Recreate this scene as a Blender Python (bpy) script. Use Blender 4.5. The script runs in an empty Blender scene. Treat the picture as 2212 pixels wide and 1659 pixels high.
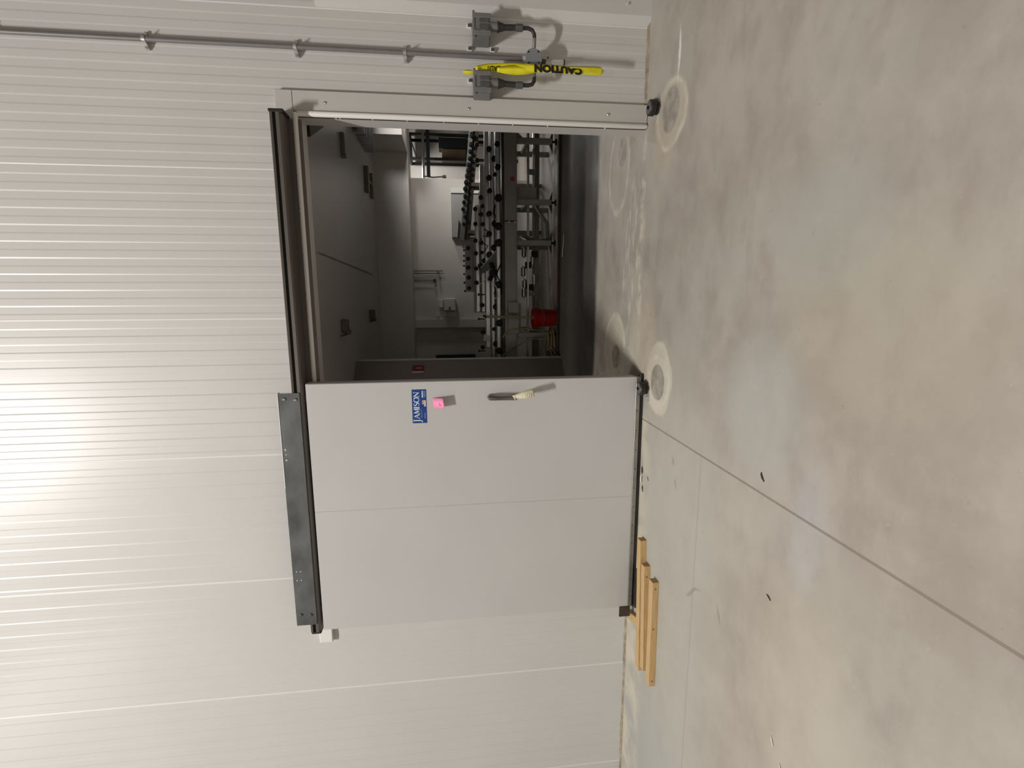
import bpy, bmesh, math, random
from mathutils import Vector, Matrix
random.seed(7)
S = bpy.context.scene
COL = S.collection

# ------------------------------------------------------------------ camera
cam_d = bpy.data.cameras.new('camera'); cam = bpy.data.objects.new('camera', cam_d)
COL.objects.link(cam); S.camera = cam
cam_d.sensor_fit = 'HORIZONTAL'; cam_d.sensor_width = 36.0
cam_d.lens = 1060.0/2212*36.0                     # the phone was held on its side: the camera is rolled a quarter turn
RX = Vector((0.98568524, 0.1669441, -0.02354295))     # to the right in the room
DN = Vector((-0.0039513, -0.1167282, -0.99315604))    # down in the room
FW = Vector((-0.16854966, 0.97903228, -0.1143976))    # viewing direction
m = Matrix.Identity(4)
for i in range(3):
    m[i][0] = DN[i]; m[i][1] = RX[i]; m[i][2] = -FW[i]
m[0][3], m[1][3], m[2][3] = 0, 0, 1.6
cam.matrix_world = m
cam_d.clip_start = 0.05

# ------------------------------------------------------------------ light and exposure
S.view_settings.view_transform = 'Standard'; S.view_settings.look = 'None'
S.view_settings.gamma = 1.0; S.view_settings.use_curve_mapping = False
S.view_settings.exposure = -1.42
w = bpy.data.worlds.new('world'); S.world = w; w.use_nodes = True
w.node_tree.nodes['Background'].inputs[0].default_value = (0.02, 0.02, 0.02, 1)
w.node_tree.nodes['Background'].inputs[1].default_value = 0.3

def area(name, loc, power, size, col=(1, .975, .94), aim=None, size_y=None):
    d = bpy.data.lights.new(name, 'AREA'); d.energy = power; d.color = col
    d.shape = 'RECTANGLE' if size_y else 'DISK'; d.size = size
    if size_y: d.size_y = size_y
    o = bpy.data.objects.new(name, d); COL.objects.link(o); o.location = loc
    if aim:
        o.rotation_euler = (Vector(aim)-Vector(loc)).to_track_quat('-Z', 'Y').to_euler()
    return o
area('ceiling_lamp', (-2.5, -1.2, 9.9), 2450, 1.3, size_y=.3)
area('ceiling_lamp', (-2.4, -7.2, 9.9), 300, .5)
area('ceiling_lamp', (-7.6, -1.4, 9.9), 260, .5)
area('back_room_light', (3.5, 7.0, 2.85), 22, .5, (1, .97, .93), aim=(2.3, 10.3, 1.0)).data.spread = math.radians(62)
area('back_room_light', (3.4, 9.3, 2.35), 62, .4, (1, .97, .93), aim=(1.0, 8.6, 0.4))
area('back_room_light', (-1.75, 5.25, 2.95), 30, .6, (1, .96, .91))  # added fill light, out of sight behind the sliding door
area('alcove_lamp', (2.95, 11.9, 2.92), 85, .5, (1, .98, .95))

# ------------------------------------------------------------------ materials
def mat(name, col, rough=.5, metal=0.0, noise=0.0, nscale=8.0, spec=.5, bump=0.0, bscale=60.0, stretch=None, col2=None):
    M = bpy.data.materials.new(name); M.use_nodes = True
    nt = M.node_tree; b = nt.nodes['Principled BSDF']
    b.inputs['Base Color'].default_value = (*col, 1); b.inputs['Roughness'].default_value = rough
    b.inputs['Metallic'].default_value = metal; b.inputs['Specular IOR Level'].default_value = spec
    if noise or col2 or bump:
        g = nt.nodes.new('ShaderNodeNewGeometry'); v = g.outputs['Position']
        if stretch:
            mp = nt.nodes.new('ShaderNodeMapping'); mp.inputs['Scale'].default_value = stretch
            nt.links.new(v, mp.inputs[0]); v = mp.outputs[0]
    if noise or col2:
        n = nt.nodes.new('ShaderNodeTexNoise'); n.inputs['Scale'].default_value = nscale; n.inputs['Detail'].default_value = 5
        nt.links.new(v, n.inputs['Vector'])
        r = nt.nodes.new('ShaderNodeValToRGB')
        c2 = col2 or tuple(min(1, c*(1+noise)) for c in col)
        c1 = col if col2 else tuple(c*(1-noise) for c in col)
        r.color_ramp.elements[0].position = .32; r.color_ramp.elements[1].position = .68
        r.color_ramp.elements[0].color = (*c1, 1); r.color_ramp.elements[1].color = (*c2, 1)
        nt.links.new(n.outputs[0], r.inputs[0]); nt.links.new(r.outputs[0], b.inputs['Base Color'])
    if bump:
        n2 = nt.nodes.new('ShaderNodeTexNoise'); n2.inputs['Scale'].default_value = bscale; n2.inputs['Detail'].default_value = 3
        nt.links.new(v, n2.inputs['Vector'])
        bp = nt.nodes.new('ShaderNodeBump'); bp.inputs['Strength'].default_value = bump; bp.inputs['Distance'].default_value = .004
        nt.links.new(n2.outputs[0], bp.inputs['Height']); nt.links.new(bp.outputs[0], b.inputs['Normal'])
    return M

M = dict(
 wall=mat('ribbed_wall_paint', (.61, .593, .565), .36, noise=.02, nscale=1.2, spec=.45),
 casing=mat('casing_paint', (.55, .53, .49), .42, noise=.02, nscale=2, spec=.4),
 door=mat('door_skin', (.555, .545, .525), .42, noise=.018, nscale=1.5, spec=.35),
 plain=mat('plain_paint', (.36, .35, .33), .6),
 seam=mat('seam_caulk', (.74, .725, .70), .4),
 ceil=mat('ceiling_paint', (.5, .475, .44), .3, noise=.03, nscale=1),
 backwall=mat('back_wall_paint', (.64, .61, .565), .4, noise=.03, nscale=1.2),
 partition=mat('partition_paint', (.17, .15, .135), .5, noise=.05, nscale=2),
 part_edge=mat('partition_edge', (.42, .4, .37), .45),
 gasket=mat('white_gasket', (.8, .78, .74), .45),
 rubber=mat('black_rubber', (.02, .018, .016), .55, noise=.2, nscale=10),
 darkbrown=mat('dark_brown', (.035, .027, .018), .6, noise=.35, nscale=9),
 track=mat('dark_aluminium', (.135, .12, .105), .5, .35, noise=.1, nscale=3, stretch=(.4, 3, 3)),
 slot=mat('slot_black', (.01, .01, .01), .7),
 galv=mat('galvanised_steel', (.075, .078, .078), .5, .4, nscale=3.6, col2=(.155, .16, .162), stretch=(1, 1, 1.6)),
 plate=mat('brushed_plate', (.30, .285, .26), .4, .6, noise=.1, nscale=20),
 darkmetal=mat('dark_bracket', (.075, .06, .048), .45, .4, noise=.15, nscale=15),
 chrome=mat('chrome', (.62, .62, .6), .18, 1.0),
 handle=mat('handle_chrome', (.26, .255, .24), .22, 1.0),
 steel=mat('stainless_steel', (.52, .52, .5), .28, 1.0, noise=.08, nscale=6, stretch=(.3, 4, 4)),
 alu=mat('aluminium_profile', (.72, .73, .75), .3, .85, noise=.08, nscale=5, stretch=(.3, 4, 4)),
 steel_dull=mat('dull_steel', (.2, .19, .175), .45, .6, noise=.15, nscale=5),
 beam=mat('grey_machine_paint', (.33, .315, .29), .45, .2, noise=.06, nscale=4),
 greengrey=mat('greenish_grey_plate', (.24, .26, .245), .4, .3, noise=.08, nscale=4),
 black=mat('black_plastic', (.006, .006, .007), .45, spec=.3),
 hub=mat('hub_grey', (.12, .125, .13), .4, .3),
 greyplastic=mat('grey_device_plastic', (.17, .165, .158), .5, noise=.05, nscale=20),
 greyplastic2=mat('dark_grey_plastic', (.085, .083, .082), .5),
 blackgrip=mat('black_cable_grip', (.028, .027, .027), .5),
 conduit=mat('conduit_grey', (.19, .18, .17), .45, .1, noise=.06, nscale=9),
 boxcover=mat('junction_cover', (.24, .25, .26), .5, .1),
 paintedbox=mat('junction_body', (.55, .53, .5), .45),
 white=mat('white_plastic', (.78, .77, .73), .45),
 whitepaper=mat('white_paper', (.85, .84, .82), .7),
 tag=mat('cream_paper_tag', (.72, .66, .48), .7, noise=.08, nscale=40),
 ink=mat('tag_ink', (.24, .2, .12), .7),
 yellow=mat('yellow_tape', (.78, .70, .02), .3, noise=.1, nscale=12, bump=.25, bscale=30),
 letter=mat('tape_lettering', (.012, .008, .006), .5),
 blue=mat('sticker_blue', (.01, .055, .23), .4, noise=.12, nscale=30),
 stickwhite=mat('sticker_white', (.70, .78, .88), .45),
 stickpale=mat('sticker_pale_blue', (.20, .30, .50), .45),
 stickred=mat('sticker_flag_red', (.62, .33, .30), .5),
 pink=mat('pink_note_paper', (.95, .30, .50), .7),
 wood=mat('pine_board', (.50, .315, .135), .6, nscale=5, col2=(.60, .41, .20), stretch=(1.2, 14, 14), bump=.15, bscale=40),
 woodend=mat('pine_end_grain', (.42, .25, .09), .7, noise=.2, nscale=60),
 knot=mat('pine_knot', (.23, .115, .035), .6),
 stick=mat('wood_handle', (.26, .215, .14), .6, noise=.15, nscale=8),
 red=mat('red_bucket_plastic', (.36, .009, .006), .4),
 redsign=mat('red_sign', (.16, .008, .01), .5),
 redlabel=mat('red_label', (.42, .03, .05), .5),
 rose=mat('pale_print', (.32, .13, .12), .5),
 hose=mat('tan_hose', (.33, .27, .15), .5, noise=.15, nscale=10),
 caulk=mat('tan_caulk', (.30, .25, .18), .8, noise=.3, nscale=14),
 darkgreen=mat('dark_green_board', (.01, .03, .026), .4),
 brownbox=mat('brown_carton', (.08, .05, .02), .7),
 leaf=mat('dry_leaf', (.05, .042, .03), .7),
 litter=mat('pale_litter', (.75, .70, .58), .8),
 acrylic=mat('acrylic_guard', (.10, .115, .11), .15, .2),
 zinc=mat('zinc_plate', (.5, .5, .48), .35, .5, noise=.15, nscale=25),
 cabinet=mat('cabinet_steel', (.42, .41, .395), .35, .5),
)

# floor: cast concrete with cored patches, worn pale streaks and saw cuts
def floor_material():
    F = bpy.data.materials.new('concrete_floor'); F.use_nodes = True
    nt = F.node_tree; N = nt.nodes; L = nt.links; b = N['Principled BSDF']
    geo = N.new('ShaderNodeNewGeometry'); pos = geo.outputs['Position']
    def noise(scale, detail=5, vec=None, rough=.55):
        n = N.new('ShaderNodeTexNoise'); n.inputs['Scale'].default_value = scale; n.inputs['Detail'].default_value = detail
        n.inputs['Roughness'].default_value = rough; L.new(vec or pos, n.inputs['Vector']); return n
    def mrange(v, a, bb, c=0., d=1., smooth=True):
        r = N.new('ShaderNodeMapRange'); r.interpolation_type = 'SMOOTHSTEP' if smooth else 'LINEAR'
        for i, x in enumerate((a, bb, c, d)): r.inputs[i+1].default_value = x
        L.new(v, r.inputs[0]); return r.outputs[0]
    def math_(op, a, bb=None):
        q = N.new('ShaderNodeMath'); q.operation = op
        for i, x in enumerate((a, bb)):
            if x is None: continue
            if isinstance(x, (int, float)): q.inputs[i].default_value = x
            else: L.new(x, q.inputs[i])
        return q.outputs[0]
    def mix(fac, a, bb):
        q = N.new('ShaderNodeMix'); q.data_type = 'RGBA'
        if isinstance(fac, (int, float)): q.inputs[0].default_value = fac
        else: L.new(fac, q.inputs[0])
        for i, x in ((6, a), (7, bb)):
            if isinstance(x, tuple): q.inputs[i].default_value = (*x, 1)
            else: L.new(x, q.inputs[i])
        return q.outputs[2]
    # wobbling position for ragged edges
    nw = noise(5, 4)
    vm = N.new('ShaderNodeVectorMath'); vm.operation = 'MULTIPLY_ADD'
    L.new(nw.outputs['Color'], vm.inputs[0]); vm.inputs[1].default_value = (.09, .09, 0); L.new(pos, vm.inputs[2])
    wob0 = vm.outputs[0]
    vs = N.new('ShaderNodeVectorMath'); vs.operation = 'SUBTRACT'; L.new(wob0, vs.inputs[0]); vs.inputs[1].default_value = (.045, .045, 0)
    wob = vs.outputs[0]
    def ell(cx, cy, rx, ry, soft, vec, rot=0):
        mp = N.new('ShaderNodeMapping'); mp.vector_type = 'TEXTURE'
        mp.inputs['Location'].default_value = (cx, cy, 0); mp.inputs['Scale'].default_value = (rx, ry, 1)
        mp.inputs['Rotation'].default_value = (0, 0, rot)
        L.new(vec, mp.inputs[0])
        ln = N.new('ShaderNodeVectorMath'); ln.operation = 'LENGTH'; L.new(mp.outputs[0], ln.inputs[0])
        return mrange(ln.outputs['Value'], 1-soft, 1+soft, 1, 0)
    sep = N.new('ShaderNodeSeparateXYZ'); L.new(pos, sep.inputs[0])
    sw = N.new('ShaderNodeSeparateXYZ'); L.new(wob, sw.inputs[0])
    X, Y = sep.outputs[0], sep.outputs[1]; XW, YW = sw.outputs[0], sw.outputs[1]
    base = mix(mrange(noise(1.1, 6).outputs[0], .33, .67), (.325, .282, .243), (.42, .372, .325))
    base = mix(mrange(noise(.55, 3).outputs[0], .42, .62, 0, .5), base, (.375, .36, .317))
    mp = N.new('ShaderNodeMapping'); mp.inputs['Scale'].default_value = (1.4, 3.0, 1); mp.inputs['Rotation'].default_value = (0, 0, .5); L.new(pos, mp.inputs[0])
    base = mix(mrange(noise(1.6, 6, mp.outputs[0]).outputs[0], .45, .72, 0, .6), base, (.285, .245, .21))
    base = mix(mrange(noise(3.4, 7, None, .65).outputs[0], .44, .7, 0, .45), base, (.455, .41, .36))
    # paler, slightly green concrete on the door side, greyer far left corner
    base = mix(math_('MULTIPLY', math_('MULTIPLY', mrange(YW, 2.1, 3.2), mrange(XW, -.2, -1.2, .1, 1)), .6), base, (.455, .445, .39))
    g = math_('MULTIPLY', mrange(XW, -3.0, -3.9), mrange(YW, 2.3, 3.2))
    base = mix(math_('MULTIPLY', g, .45), base, (.34, .35, .345))
    # cream worn band along the wall foot and at the doorway
    nb = mrange(noise(3.2, 5).outputs[0], .36, .6)
    band = math_('MULTIPLY', mrange(YW, 3.68, 3.95), nb)
    band = math_('MULTIPLY', band, mrange(XW, .05, -.9, .15, 1))
    base = mix(math_('MULTIPLY', band, .8), base, (.60, .545, .44))
    mp2 = N.new('ShaderNodeMapping'); mp2.inputs['Scale'].default_value = (2.2, 9, 1); L.new(pos, mp2.inputs[0])
    st = mrange(noise(2.0, 6, mp2.outputs[0], .65).outputs[0], .47, .66)
    th = math_('MULTIPLY', ell(.25, 4.38, .85, .22, .35, wob), st)
    base = mix(math_('MULTIPLY', th, .85), base, (.60, .555, .46))
    tl = math_('MULTIPLY', ell(.5, 4.16, 1.3, .045, .6, wob), mrange(noise(6, 4).outputs[0], .42, .6))
    base = mix(math_('MULTIPLY', tl, .8), base, (.62, .55, .45))
    # halos around the cored patches
    halos = [(1.33, 3.68, .25, .27, 0), (1.15, 3.78, .25, .16, .4), (-.62, 3.69, .29, .24, 0), (1.22, 4.82, .42, .30, 0), (-.50, 4.78, .36, .32, 0), (-.35, 4.0, .35, .22, .3)]
    for i, (cx, cy, rx, ry, ro) in enumerate(halos):
        e = ell(cx, cy, rx, ry, .07 if i not in (1, 5) else .4, wob, ro)
        e = math_('MULTIPLY', e, mrange(noise(4, 4).outputs[0], .25, .6, .45, 1))
        base = mix(math_('MULTIPLY', e, (.75, .5, .9, .45, .6, .6)[i]), base, [(.50, .44, .35), (.46, .39, .29), (.62, .565, .46), (.44, .385, .30), (.56, .51, .40), (.5, .43, .33)][i])
    # bright rims
    for cx, cy, rx, ry in ((1.22, 4.82, .42, .30), (1.33, 3.68, .235, .255), (-.5, 4.78, .36, .32), (-.64, 3.69, .2, .2)):
        o = ell(cx, cy, rx, ry, .06, wob); i2 = ell(cx, cy, rx*.86, ry*.86, .12, wob)
        rim = math_('MULTIPLY', math_('SUBTRACT', o, i2), mrange(noise(7, 3).outputs[0], .4, .6, .3, 1))
        base = mix(math_('MULTIPLY', rim, .7), base, (.66, .61, .52))
    # the round grey fillings
    fill = mix(mrange(noise(11, 6).outputs[0], .35, .65), (.255, .225, .19), (.37, .335, .29))
    for cx, cy, rx, ry in ((1.36, 3.69, .155, .14), (-.652, 3.70, .143, .13), (1.36, 4.72, .13, .12), (-.56, 4.73, .12, .12)):
        base = mix(math_('MULTIPLY', ell(cx, cy, rx, ry, .05, pos), .92), base, fill)
    # bluish and brown spills
    for cx, cy, rx, ry, c, k in ((-.55, 2.35, .35, .3, (.41, .43, .40), .45), (-1.08, 1.95, .3, .10, (.46, .45, .46), .4), (-.1, 1.75, .35, .5, (.40, .355, .27), .35), (-1.9, 1.9, .5, .3, (.50, .455, .36), .45), (.3, 2.0, .25, .3, (.39, .40, .36), .4)):
        base = mix(math_('MULTIPLY', ell(cx, cy, rx, ry, .5, wob), k), base, c)
    # white paint smear by the right casing, dark scuffs
    base = mix(math_('MULTIPLY', ell(1.70, 3.59, .14, .018, .5, wob), .9), base, (.78, .74, .68))
    for cx, cy, rx, ry, ro in ((-1.95, 2.62, .05, .012, .3), (-2.0, 2.95, .11, .012, -.9), (-1.2, 3.35, .03, .008, .3), (-1.35, 3.3, .04, .01, 0), (-.14, 3.9, .018, .008, .4)):
        base = mix(math_('MULTIPLY', ell(cx, cy, rx, ry, .6, wob, ro), .5), base, (.2, .17, .14))
    base = mix(math_('MULTIPLY', mrange(noise(34, 2).outputs[0], .69, .76), .2), base, (.5, .47, .42))
    base = mix(math_('MULTIPLY', mrange(noise(26, 2).outputs[0], .30, .24), .3), base, (.24, .2, .17))
    # saw cuts
    def line(v, c, wd): return mrange(math_('ABSOLUTE', math_('SUBTRACT', v, c)), wd*.5, wd, 1, 0)
    front = mrange(Y, 4.0, 4.02, 1, 0)
    cut = math_('MULTIPLY', line(X, -1.017, .008), front)
    base = mix(math_('MULTIPLY', cut, .75), base, (.20, .165, .13))
    cut2 = math_('MULTIPLY', line(Y, 2.945, .010), mrange(X, -.95, -1.1, .25, 1))
    base = mix(math_('MULTIPLY', cut2, .3), base, (.24, .215, .19))
    # shade inside the doorway put into the floor colour, paler further back
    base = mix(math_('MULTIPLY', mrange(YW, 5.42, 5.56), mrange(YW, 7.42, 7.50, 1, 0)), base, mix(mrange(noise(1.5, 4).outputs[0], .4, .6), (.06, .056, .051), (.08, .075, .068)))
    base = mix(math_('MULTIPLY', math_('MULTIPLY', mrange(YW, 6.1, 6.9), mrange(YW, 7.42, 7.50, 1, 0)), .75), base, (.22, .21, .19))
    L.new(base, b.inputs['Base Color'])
    L.new(mrange(noise(2.5, 4).outputs[0], .3, .7, .42, .62), b.inputs['Roughness'])
    b.inputs['Specular IOR Level'].default_value = .35
    h = math_('SUBTRACT', math_('MULTIPLY', noise(45, 3).outputs[0], .12), math_('MULTIPLY', cut, 1.0))
    bp = N.new('ShaderNodeBump'); bp.inputs['Strength'].default_value = .35; bp.inputs['Distance'].default_value = .006
    L.new(h, bp.inputs['Height']); L.new(bp.outputs[0], b.inputs['Normal'])
    return F
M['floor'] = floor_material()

# ------------------------------------------------------------------ mesh helpers
class MB:
    def __init__(s): s.bm = bmesh.new()
    def box(s, x0, x1, y0, y1, z0, z1, bev=0.0, rot=None, seg=1):
        t = bmesh.new(); bmesh.ops.create_cube(t, size=1)
        sx, sy, sz = abs(x1-x0), abs(y1-y0), abs(z1-z0)
        bmesh.ops.scale(t, vec=(sx, sy, sz), verts=t.verts)
        if bev: bmesh.ops.bevel(t, geom=t.edges[:], offset=min(bev, .45*min(sx, sy, sz)), segments=seg, affect='EDGES', profile=.5)
        c = Vector(((x0+x1)/2, (y0+y1)/2, (z0+z1)/2))
        Mx = Matrix.Translation(c) @ (rot.to_4x4() if rot else Matrix.Identity(4))
        bmesh.ops.transform(t, matrix=Mx, verts=t.verts); s._add(t); return s
    def _add(s, t):
        me = bpy.data.meshes.new('t'); t.to_mesh(me); t.free(); s.bm.from_mesh(me); bpy.data.meshes.remove(me)
    def cyl(s, p0, p1, r0, r1=None, n=20, bev=0.0):
        p0, p1 = Vector(p0), Vector(p1); r1 = r0 if r1 is None else r1
        d = p1-p0; q = d.to_track_quat('Z', 'Y').to_matrix()
        prof = [(0, r0), (d.length, r1)] if not bev else [(0, r0-bev), (bev, r0), (d.length-bev, r1), (d.length, r1-bev)]
        rings = [[s.bm.verts.new(p0+q@Vector((r*math.cos(2*math.pi*k/n), r*math.sin(2*math.pi*k/n), h))) for k in range(n)] for h, r in prof]
        s.bm.faces.new(rings[0][::-1]); s.bm.faces.new(rings[-1])
        for a, b in zip(rings, rings[1:]):
            for k in range(n): s.bm.faces.new((a[k], a[(k+1) % n], b[(k+1) % n], b[k]))
        return s
    def lathe(s, origin, axis, prof, n=24, cap=True):
        o = Vector(origin); q = Vector(axis).to_track_quat('Z', 'Y').to_matrix()
        rings = [[s.bm.verts.new(o+q@Vector((r*math.cos(2*math.pi*k/n), r*math.sin(2*math.pi*k/n), h))) for k in range(n)] for h, r in prof]
        if cap: s.bm.faces.new(rings[0][::-1]); s.bm.faces.new(rings[-1])
        for a, b in zip(rings, rings[1:]):
            for k in range(n): s.bm.faces.new((a[k], a[(k+1) % n], b[(k+1) % n], b[k]))
        return s
    def tube(s, pts, r, n=10, closed=False):
        P = [Vector(p) for p in pts]; rings = []; up = None
        for i, p in enumerate(P):
            if closed: d = P[(i+1) % len(P)]-P[i-1]
            else: d = P[min(i+1, len(P)-1)]-P[max(i-1, 0)]
            d.normalize()
            if up is None: up = d.orthogonal().normalized()
            else: up = (up-d*up.dot(d)).normalized()
            e = d.cross(up)
            rr = r[i] if isinstance(r, (list, tuple)) else r
            rings.append([s.bm.verts.new(p+(up*math.cos(2*math.pi*k/n)+e*math.sin(2*math.pi*k/n))*rr) for k in range(n)])
        pairs = list(zip(rings, rings[1:]))
        if closed: pairs.append((rings[-1], rings[0]))
        else: s.bm.faces.new(rings[0][::-1]); s.bm.faces.new(rings[-1])
        for a, b in pairs:
            for k in range(n): s.bm.faces.new((a[k], a[(k+1) % n], b[(k+1) % n], b[k]))
        return s
    def prism(s, poly, vec):
        """closed polygon of 3-D points pushed along vec"""
        v = Vector(vec); a = [s.bm.verts.new(Vector(p)) for p in poly]; b = [s.bm.verts.new(Vector(p)+v) for p in poly]
        s.bm.faces.new(a[::-1]); s.bm.faces.new(b)
        for k in range(len(a)): s.bm.faces.new((a[k], a[(k+1) % len(a)], b[(k+1) % len(a)], b[k]))
        return s
    def grid(s, rows):
        V = [[s.bm.verts.new(Vector(p)) for p in r] for r in rows]
        for a, b in zip(V, V[1:]):
            for k in range(len(a)-1): s.bm.faces.new((a[k], a[k+1], b[k+1], b[k]))
        return s
    def quad(s, *p): s.bm.faces.new([s.bm.verts.new(Vector(q)) for q in p]); return s
    def build(s, name, m, parent=None, smooth=True, loc=None):
        bmesh.ops.recalc_face_normals(s.bm, faces=s.bm.faces[:])
        off = Vector((0, 0, 0))
        if parent is not None:
            p = parent
            while p is not None: off += p.location; p = p.parent
        elif loc is not None: off = Vector(loc)
        if off.length: bmesh.ops.translate(s.bm, vec=-off, verts=s.bm.verts)
        me = bpy.data.meshes.new(name); s.bm.to_mesh(me); s.bm.free(); me.materials.append(m)
        if smooth:
            me.polygons.foreach_set('use_smooth', [True]*len(me.polygons)); me.set_sharp_from_angle(angle=math.radians(32))
        o = bpy.data.objects.new(name, me); COL.objects.link(o)
        if parent is not None: o.parent = parent
        elif loc is not None: o.location = loc
        return o
def tag(o, label, cat, group=None):
    o['label'] = label; o['category'] = cat
    if group: o['group'] = group
    return o
def thing(name, label, cat, loc, group=None):
    o = bpy.data.objects.new(name, None); COL.objects.link(o); o.location = loc; o.empty_display_size = .1
    return tag(o, label, cat, group)
def struct(mb, name, m, **k):
    o = mb.build(name, m, **k); o['kind'] = 'structure'; return o
def text_mb(txt, size, origin, right, up, depth=.0008, bold=0.0, sx=1.0, spacing=1.0):
    c = bpy.data.curves.new('t', 'FONT'); c.body = txt; c.size = size; c.extrude = depth; c.offset = bold; c.space_character = spacing
    o = bpy.data.objects.new('t', c); COL.objects.link(o); bpy.context.view_layer.update()
    me = bpy.data.meshes.new_from_object(o.evaluated_get(bpy.context.evaluated_depsgraph_get()))
    bpy.data.objects.remove(o); bpy.data.curves.remove(c)
    r, u = Vector(right).normalized()*sx, Vector(up).normalized(); n = Vector(right).normalized().cross(u)
    Mx = Matrix.Identity(4)
    for i in range(3): Mx[i][0], Mx[i][1], Mx[i][2], Mx[i][3] = r[i], u[i], n[i], Vector(origin)[i]
    me.transform(Mx); b = MB(); b.bm.from_mesh(me); bpy.data.meshes.remove(me); return b

# ------------------------------------------------------------------ the room
WY, WB = 4.17, 4.38                       # face and back of the ribbed wall
XL, XR, ZT = -0.72, 1.385, 2.735          # doorway
HALL_Z, BACK_Z = 10.2, 3.02
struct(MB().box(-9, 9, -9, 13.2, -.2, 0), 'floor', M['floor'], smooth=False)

SEAMS = []
def wall_profile():
    pts = []
    D = .0022; H = .005
    k = -8
    while True:
        s = .996+1.1337*k                 # panel seam, panel runs to the left of it
        if s > 9.2: break
        pts += [(s-.0075, 0), (s-.003, -.0015), (s+.003, -.0015), (s+.0075, 0)]; SEAMS.append(s)
        for j in range(9):
            a = s-(.07+.12*j); b = s-(.13+.12*j)
            pts += [(a+H, 0), (a-H, D), (b+H, D), (b-H, 0)]
        k += 1
    pts = sorted(p for p in pts if -9 < p[0] < 9)
    return [(-9, 0)]+pts+[(9, 0)]
def depth_at(P, x):
    for a, b in zip(P, P[1:]):
        if a[0] <= x <= b[0]: return a[1]+(b[1]-a[1])*(x-a[0])/max(1e-9, b[0]-a[0])
    return 0
P = wall_profile()
P = sorted(P+[(XL, depth_at(P, XL)), (XR, depth_at(P, XR))])
b = MB()
for (x0, d0), (x1, d1) in zip(P, P[1:]):
    zb = ZT if (x0 >= XL-1e-6 and x1 <= XR+1e-6) else 0
    b.quad((x0, WY+d0, zb), (x1, WY+d1, zb), (x1, WY+d1, HALL_Z), (x0, WY+d0, HALL_Z))
for f in b.bm.faces:
    c_ = f.calc_center_median()
    if any(abs(c_.x-s) < .0072 for s in SEAMS): f.material_index = 1
bmesh.ops.remove_doubles(b.bm, verts=b.bm.verts, dist=1e-5)
for (x0, x1, z0, z1) in ((-9, XL, 0, HALL_Z), (XR, 9, 0, HALL_Z), (XL, XR, ZT, HALL_Z)):
    b.quad((x0, WB, z0), (x1, WB, z0), (x1, WB, z1), (x0, WB, z1))
b.quad((XL, WY, 0), (XL, WB, 0), (XL, WB, ZT), (XL, WY, ZT)); b.quad((XR, WY, 0), (XR, WB, 0), (XR, WB, ZT), (XR, WY, ZT))
b.quad((XL, WY, ZT), (XR, WY, ZT), (XR, WB, ZT), (XL, WB, ZT))
o = struct(b, 'wall_back', M['wall'], smooth=False); o.data.materials.append(M['seam'])
struct(MB().box(-9.2, -9, -9, 13.2, 0, HALL_Z), 'wall_left', M['plain'], smooth=False)
struct(MB().box(9, 9.2, -9, 13.2, 0, HALL_Z), 'wall_right', M['plain'], smooth=False)
struct(MB().box(-9.2, 9.2, -9.2, -9, 0, HALL_Z), 'wall_front', M['plain'], smooth=False)
struct(MB().box(-9.2, 9.2, -9.2, WB, HALL_Z, HALL_Z+.2), 'ceiling', M['plain'], smooth=False)
# thick kick panel on the right, with its chamfered edge
struct(MB().prism([(2.135, WY, 0), (2.195, WY-.04, 0), (6, WY-.04, 0), (6, WY, 0)], (0, 0, 2.56)).cyl((2.27, WY-.052, .2), (2.27, WY-.04, .2), .009, n=10), 'trim_1', M['wall'], smooth=False)
# caulk bead along the wall foot
bb = MB()
for x0, x1 in ((-9, -2.93), (1.55, 9)):
    rows = []
    n = int((x1-x0)/.08)
    for i in range(n+1):
        x = x0+(x1-x0)*i/n; hgt = .014+random.uniform(-.003, .004); dp = .016+random.uniform(-.004, .004)
        rows.append([(x, WY+.004, hgt+.006), (x, WY-.006, hgt), (x, WY-dp, .004), (x, WY-dp-.004, 0)])
    bb.grid(rows)
struct(bb, 'baseboard_back', M['caulk'])

# room behind the doorway
struct(MB().box(-9, 2.41, 10.5, 10.7, 0, BACK_Z), 'wall_far', M['backwall'], smooth=False)
struct(MB().box(-9, 9, 13.0, 13.2, 0, BACK_Z), 'wall_rear', M['backwall'], smooth=False)
struct(MB().box(-9, 9, WB+.002, 13.0, BACK_Z, BACK_Z+.12), 'ceiling_back_room', M['ceil'], smooth=False)
struct(MB().box(-9, 2.72, 9.92, 10.5, 2.39, BACK_Z), 'trim_2', M['backwall'], smooth=False)
struct(MB().box(2.72, 3.5, 8.9, 10.5, 2.39, BACK_Z), 'trim_3', M['backwall'], smooth=False)
b = MB().box(-.56, -.39, 10.40, 10.5, 0, 2.39).box(-9, -.56, 10.47, 10.5, 0, .9)
struct(b, 'trim_4', M['backwall'], smooth=False)
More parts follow.
